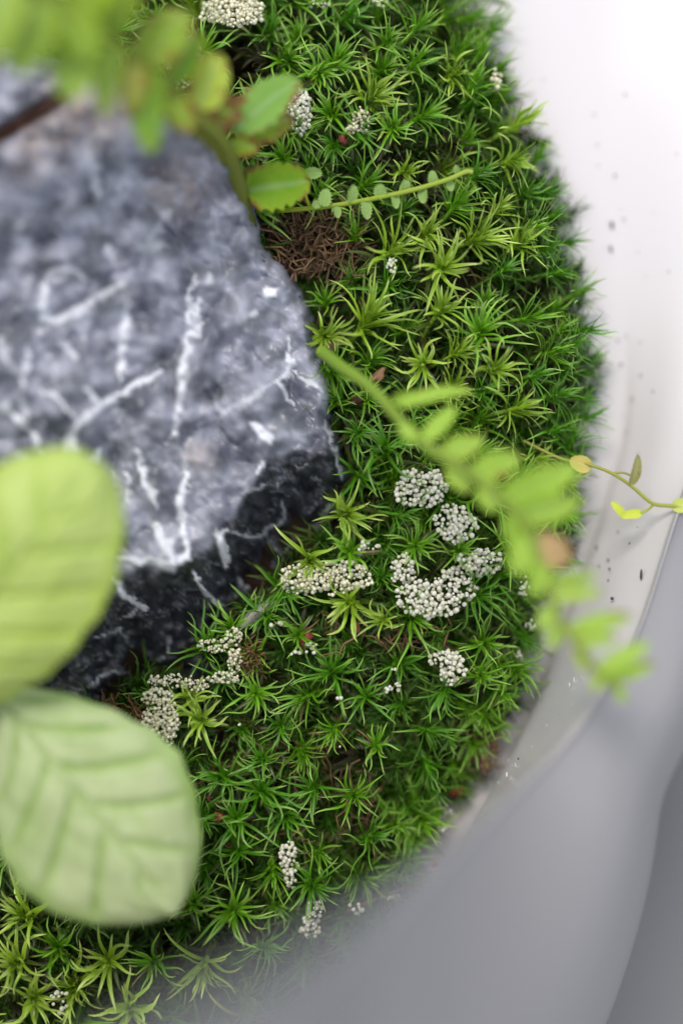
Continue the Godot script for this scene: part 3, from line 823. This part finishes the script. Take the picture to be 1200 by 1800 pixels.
	for q in [[700, 715, 210, 828, 688, 200, 36, 0.05], [690, 705, 200, 735, 690, 210, 30, 0.0], [735, 775, 240, 700, 745, 240, 32, 0.0], [745, 775, 245, 800, 715, 230, 40, 0.0], [775, 800, 255, 850, 770, 255, 52, 0.0], [790, 812, 260, 825, 865, 265, 46, 0.0],
		[830, 835, 280, 915, 800, 290, 62, 0.0], [850, 850, 290, 870, 900, 290, 50, 0.0], [880, 880, 300, 1015, 818, 320, 74, 0.0], [905, 905, 310, 1022, 875, 330, 70, 0.0], [900, 900, 310, 895, 960, 310, 50, 0.0], [930, 940, 320, 905, 1010, 320, 56, 0.0],
		[950, 985, 330, 935, 1050, 330, 46, 0.0], [955, 1020, 330, 1050, 1008, 330, 32, 0.0], [962, 1050, 330, 1058, 1040, 335, 34, 0.0], [968, 1065, 330, 950, 1110, 330, 34, 0.0], [982, 1095, 330, 965, 1140, 330, 34, 0.1],
		[1000, 1110, 330, 1110, 1082, 335, 40, 0.0], [1010, 1125, 330, 1085, 1120, 335, 34, 0.0], [1015, 1135, 330, 1030, 1180, 330, 34, 0.1], [1050, 1180, 330, 1140, 1130, 330, 40, 0.0], [1060, 1190, 325, 1150, 1165, 320, 34, 0.05], [1055, 1185, 330, 1042, 1215, 330, 30, 0.0], [1075, 1200, 320, 1098, 1235, 310, 24, 0.0]]:
		var k := rng.randf()
		pinna(root, a, fm, q, q[6] * 0.84, f1.lerp(f2, k), f2.lerp(f1, k * 0.5), q[7] + (0.25 if rng.randf() < 0.3 else 0.0), 0.5, 0.16, rng.randf_range(-0.6, 0.6), rng.randf_range(-0.05, 0.14))
	var wl := pinna(root, a, fm, [935, 950, 325, 1000, 985, 300], 58, Color(0.55, 0.36, 0.16), Color(0.60, 0.42, 0.22), 0.12, 0.5, 0.1)
	wl.set_meta("label", "shrivelled tan leaflet")
	# young frond with tiny round leaflets
	root = thing("young_fern_frond", "slim young fern frond with tiny paired round leaflets above the bare soil", "fern", P(470, 372, -30))
	a = root.position
	st = MB.new()
	tube(st, spline([P(470, 372, -30), P(520, 368, 5), P(580, 362, 15), P(645, 351, 25), P(720, 335, 32), P(785, 316, 36), P(818, 302, 36), P(830, 303, 34)], 6), 4.5 * U, 4.2 * U, Color(0.30, 0.40, 0.03), Color(0.42, 0.55, 0.10), 7)
	tube(st, spline([P(545, 366, 8), P(536, 340, 15), P(534, 312, 22), P(545, 302, 25)], 5), 3.2 * U, 2.6 * U, Color(0.34, 0.42, 0.03), Color(0.5, 0.58, 0.08), 6)
	part("stem", st.mesh(a), fm, root)
	for q in [[568, 363, 570, 332, 24], [590, 362, 594, 386, 22], [616, 356, 617, 325, 25], [640, 352, 641, 387, 26], [668, 347, 670, 322, 24], [693, 342, 697, 369, 22], [710, 337, 712, 316, 24], [742, 331, 746, 356, 22], [760, 325, 760, 297, 22], [788, 316, 790, 335, 17], [806, 308, 803, 291, 17], [822, 303, 830, 297, 13], [536, 304, 563, 303, 22], [560, 366, 552, 352, 18]]:
		pinna(root, a, fm, [q[0], q[1], 26, q[2] + rng.randf_range(-4, 4), q[3] + rng.randf_range(-3, 3), 30 + rng.randf_range(-6, 6)], q[4] * rng.randf_range(0.7, 0.98), Color(0.26, 0.42, 0.10), Color(0.34, 0.50, 0.16), 0.0, 0.42, 0.16, rng.randf_range(-0.7, 0.7), 0.05)
	# thin creeping stem at the right
	root = thing("creeping_stem", "thin yellowing creeper stem with a few small leaves crossing the bowl's right rim", "plant", P(985, 812, -20))
	a = root.position
	var cl := Color(0.40, 0.40, 0.10)
	st = MB.new()
	tube(st, spline([P(920, 775, -40), P(985, 806, -5), P(1030, 815, 15), P(1075, 832, 22), P(1110, 855, 28), P(1145, 884, 34), P(1175, 889, 36), P(1215, 893, 40)], 6), 2.6 * U, 3.6 * U, cl, Color(0.40, 0.46, 0.08), 7)
	tube(st, spline([P(1148, 886, 34), P(1138, 896, 32), P(1125, 902, 30)], 4), 2.6 * U, 2.4 * U, cl, Color(0.50, 0.56, 0.08), 6)
	tube(st, spline([P(1075, 832, 22), P(1095, 831, 24), P(1108, 836, 26)], 4), 2.0 * U, 1.8 * U, cl, cl, 6)
	part("stem", st.mesh(a), fm, root)
	pinna(root, a, fm, [1038, 822, 14, 1000, 808, 10], 30, Color(0.62, 0.52, 0.14), Color(0.66, 0.56, 0.18), 0.0, 0.5, 0.04)
	pinna(root, a, fm, [1108, 853, 28, 1119, 798, 44], 22, Color(0.36, 0.36, 0.12), Color(0.30, 0.30, 0.12), 0.12, 0.5, 0.03, 0.5)
	pinna(root, a, fm, [1128, 902, 30, 1088, 908, 30], 17, Color(0.60, 0.68, 0.07), Color(0.62, 0.70, 0.10), 0.0, 0.4, 0.03, 0.2)
	pinna(root, a, fm, [1098, 910, 30, 1073, 882, 34], 15, Color(0.60, 0.68, 0.07), Color(0.62, 0.70, 0.10), 0.0, 0.4, 0.03, 0.2)
	pinna(root, a, fm, [1180, 889, 36, 1215, 888, 40], 26, Color(0.62, 0.68, 0.16), Color(0.62, 0.68, 0.2), 0.0, 0.5, 0.03, 0.0)

func build_beads() -> void:
	var w1 := mat(0.22, 0.6, 0.85, false); w1.albedo_color = srgb(0.93, 0.91, 0.79)
	var w2 := mat(0.22, 0.6, 0.85, false); w2.albedo_color = srgb(0.86, 0.86, 0.66)
	var c1 := mat(0.3, 0.5, 0.25, false); c1.albedo_color = srgb(0.86, 0.83, 0.62)
	var c2 := mat(0.3, 0.5, 0.25, false); c2.albedo_color = srgb(0.70, 0.67, 0.46)
	var t1 := mat(0.4, 0.5, 0.1, false); t1.albedo_color = srgb(0.58, 0.48, 0.36)
	var white := [w1, w1, w2]; var cream := [c1, c1, c2, w2]; var tan := [t1, c1, c2]
	bead_cluster("round cluster of white beads just below the fern frond's middle", white, [[738, 858, 44, 36]], 62, 6.2)
	bead_cluster("white bead cluster between the fern frond and the heart-shaped patch", white, [[800, 922, 38, 33]], 50, 6.2)
	bead_cluster("largest white bead patch, heart-shaped with a notch of moss", white, [[740, 1050, 44, 34], [708, 1000, 22, 28], [800, 1030, 40, 32], [765, 1062, 40, 22]], 170, 6.2)
	bead_cluster("white bead cluster touching the frond's shrivelled tan leaflet side", white, [[845, 988, 42, 24], [825, 985, 30, 18]], 54, 6.0)
	bead_cluster("small knot of white beads between the rock's corner and the heart-shaped patch", white, [[650, 958, 17, 11], [632, 965, 8, 6]], 13, 5.2)
	bead_cluster("dense cream bead mat against the rock's lower right edge", cream, [[590, 1015, 58, 28], [530, 1020, 42, 26]], 150, 5.6)
	bead_cluster("cross-shaped white bead cluster right of the moss's dark hollow", white, [[785, 1160, 32, 16], [788, 1188, 15, 18], [808, 1178, 14, 10]], 36, 6.2)
	bead_cluster("curved trail of fine cream beads around a dark hollow under the rock", cream, [[410, 1120, 16, 14], [375, 1135, 26, 12], [412, 1160, 12, 24], [392, 1192, 26, 10]], 84, 4.2, 12.0)
	bead_cluster("cream bead mound beside the broad pale leaf", cream, [[283, 1270, 34, 44], [275, 1225, 26, 18]], 120, 5.0, 30.0)
	bead_cluster("thin crust of cream beads along the rock's bottom edge above the mound", cream, [[300, 1196, 48, 12], [345, 1205, 20, 12]], 50, 4.2, 14.0)
	bead_cluster("upright white bead cluster in the lower moss, right of the broad leaf", white, [[508, 1508, 17, 30], [512, 1545, 10, 18]], 30, 6.2)
	bead_cluster("white bead cluster lowest near the blurred rim", white, [[552, 1600, 14, 22], [545, 1632, 18, 18]], 24, 6.2)
	bead_cluster("few white beads on lime moss at the lower left corner", white, [[108, 1760, 16, 22]], 11, 6.0)
	bead_cluster("cream bead mat at the top edge above the black hollow", cream, [[410, 18, 58, 28]], 110, 5.8)
	bead_cluster("cream bead patch half hidden behind the fern leaflets", cream, [[325, 108, 36, 46]], 80, 5.2)
	bead_cluster("narrow white bead cluster beside the fern's red-edged leaflet", white, [[528, 195, 20, 46]], 56, 5.6)
	bead_cluster("tan bead cluster in the upper moss above the young frond", tan, [[635, 212, 16, 22], [620, 225, 12, 10]], 34, 4.6)
	bead_cluster("single blob of white beads in the lime moss below the young frond", white, [[690, 466, 12, 12]], 9, 5.5)
	bead_cluster("three white beads left of the red flake", white, [[486, 1098, 10, 5]], 3, 5.5)
	bead_cluster("pair of white bead knots in the middle of the lower moss", white, [[690, 1180, 10, 8], [700, 1205, 8, 9], [682, 1212, 6, 6]], 11, 5.2)
	bead_cluster("white beads scattered round the red flake", white, [[545, 1138, 14, 16], [520, 1150, 8, 6]], 10, 5.0)
	bead_cluster("blurred pale beads on the right edge under the frond", white, [[920, 1030, 10, 18]], 10, 5.6)
	bead_cluster("string of pale beads on the right edge where the moss meets the wall", white, [[935, 1095, 14, 9], [915, 1150, 8, 8]], 12, 5.2)
	bead_cluster("two lone white beads in the dark moss above the broad leaf's tip", white, [[425, 1272, 6, 6]], 2, 5.5)
	bead_cluster("lone white beads in the dark middle of the lower moss", white, [[595, 1230, 6, 6], [600, 1312, 5, 5]], 3, 5.0)
	bead_cluster("pale bead scraps along the brown twig near the rim", white, [[625, 1598, 14, 12], [690, 1580, 16, 6]], 14, 6.0)
	bead_cluster("tan crumbs at the upper right moss edge", tan, [[872, 140, 9, 20]], 14, 6.0)
	bead_cluster("pale beads at the top edge of the photo", cream, [[560, 6, 18, 10], [668, 4, 14, 8]], 16, 5.0)
	bead_cluster("pale crumbs at the lower right moss edge below the red seed", white, [[785, 1430, 10, 8], [778, 1458, 8, 6]], 9, 5.5)

func build_bits() -> void:
	debris("seed", "dark red seed lying at the lower right moss edge", "seed", 806, 1391, moss_d(806, 1391) - 5, Vector3(15, 9, 11), Color(0.22, 0.022, 0.018), 0.4)
	debris("bark_flake", "red flake in the moss below the cream bead mat", "flake", 537, 1124, moss_d(537, 1124) + 5, Vector3(8, 6, 15), Color(0.26, 0.05, 0.035), -0.5)
	debris("bark_flake", "small red flake under the lime shoot left of the heart-shaped patch", "flake", 626, 1102, moss_d(626, 1102) - 5, Vector3(7, 5, 8), Color(0.26, 0.07, 0.04), 0.2)
	debris("bud", "tiny orange red bud beside the broad leaf's edge", "bud", 385, 1436, moss_d(385, 1436) + 12, Vector3(10, 8, 9), Color(0.36, 0.10, 0.05))
	debris("bark_flake", "dark red flake in the moss left of the tan bead cluster", "flake", 604, 246, moss_d(604, 246) + 5, Vector3(8, 6, 9), Color(0.2, 0.045, 0.03))
	debris("bark_chip", "brown chip at the foot of the arching frond", "chip", 587, 606, moss_d(587, 606) + 8, Vector3(20, 4, 7), Color(0.20, 0.11, 0.055), 0.4)
	debris("bark_chip", "tan brown chip beside the arching frond's stem", "chip", 665, 660, moss_d(665, 660) - 2, Vector3(17, 4, 8), Color(0.27, 0.14, 0.07), 0.8)
	debris("bark_chip", "dark red brown chip in the shade below the arching stem", "chip", 628, 700, moss_d(628, 700) - 22, Vector3(15, 4, 9), Color(0.10, 0.03, 0.022), 0.2)
	debris("bark_chip", "pinkish chip above the tiny bud by the cream bead mound", "chip", 313, 1334, moss_d(313, 1334) - 5, Vector3(11, 7, 7), Color(0.34, 0.18, 0.12), 0.2)
	debris("bark_chip", "red brown lump in bare soil by the rock", "chip", 545, 410, moss_d(545, 410) - 66, Vector3(26, 6, 11), Color(0.10, 0.028, 0.02), 0.5)
	debris("bark_chip", "brown lump among the dry roots", "chip", 555, 462, moss_d(555, 462) - 68, Vector3(32, 7, 14), Color(0.09, 0.05, 0.025), 0.2)
	debris("shade_or_pebble", "black lump added as the shade of the hollow under the rock", "shade_or_pebble", 352, 1168, moss_d(352, 1168) - 40, Vector3(34, 14, 24), Color(0.012, 0.013, 0.016), 0.4)  # black lump added to stand for the shade in this hollow
	debris("shade_or_pebble", "pale grey flat stone wedged under the rock's lower right edge", "stone", 452, 1078, moss_d(452, 1078) - 22, Vector3(46, 8, 12), Color(0.33, 0.31, 0.29), 0.75)
	debris("bark_flake", "orange flake stuck on the wall at the lower right", "flake", 765, 1520, -60, Vector3(6, 4, 5), Color(0.40, 0.15, 0.08))
	var tw := MB.new()
	tube(tw, spline([P(612, 1603, -95), P(640, 1590, -85), P(670, 1578, -85), P(715, 1562, -90)], 5), 3.5 * U, 2.5 * U, Color(0.28, 0.13, 0.08), Color(0.30, 0.15, 0.1), 6)
	var at := P(612, 1603, -95)
	var o := part("twig", tw.mesh(at), mat(0.7), self, at)
	tag(o, "thin reddish brown twig along the lower right moss edge", "twig")
	var browns := [Color(0.16, 0.095, 0.045), Color(0.10, 0.055, 0.028), Color(0.24, 0.15, 0.07)]
	fibres("dry_roots", "tangle of brown dry roots on the bare soil right of the rock", 555, 425, 85, 58, 210, moss_d(555, 425) - 50, browns)
	fibres("dry_roots", "brown dry roots tucked between rock and cream bead mound", 225, 1268, 40, 34, 60, moss_d(225, 1268) - 25, [Color(0.26, 0.13, 0.06), Color(0.18, 0.09, 0.04)], 14.0, 2.6, 70.0)
	fibres("dry_roots", "few brown dry roots beside the curved bead trail", 440, 1155, 22, 26, 26, moss_d(440, 1155) - 25, [Color(0.30, 0.17, 0.08), Color(0.14, 0.07, 0.03)], 14.0, 2.2, 60.0)
	fibres("dry_roots", "brown dry roots hanging at the lower right moss edge above the red seed", 850, 1330, 16, 26, 26, moss_d(850, 1330) - 10, [Color(0.30, 0.20, 0.12), Color(0.22, 0.12, 0.06)], 16.0, 2.4, 80.0)
	fibres("dry_roots", "scattered brown rootlets below the heart-shaped bead patch", 690, 1110, 110, 40, 50, moss_d(690, 1110) - 40, browns, 20.0, 2.0, 80.0)
	fibres("dry_roots", "dark rootlets in the lower moss around the tiny bud", 500, 1400, 170, 120, 90, moss_d(500, 1400) - 45, browns, 20.0, 2.0, 90.0)
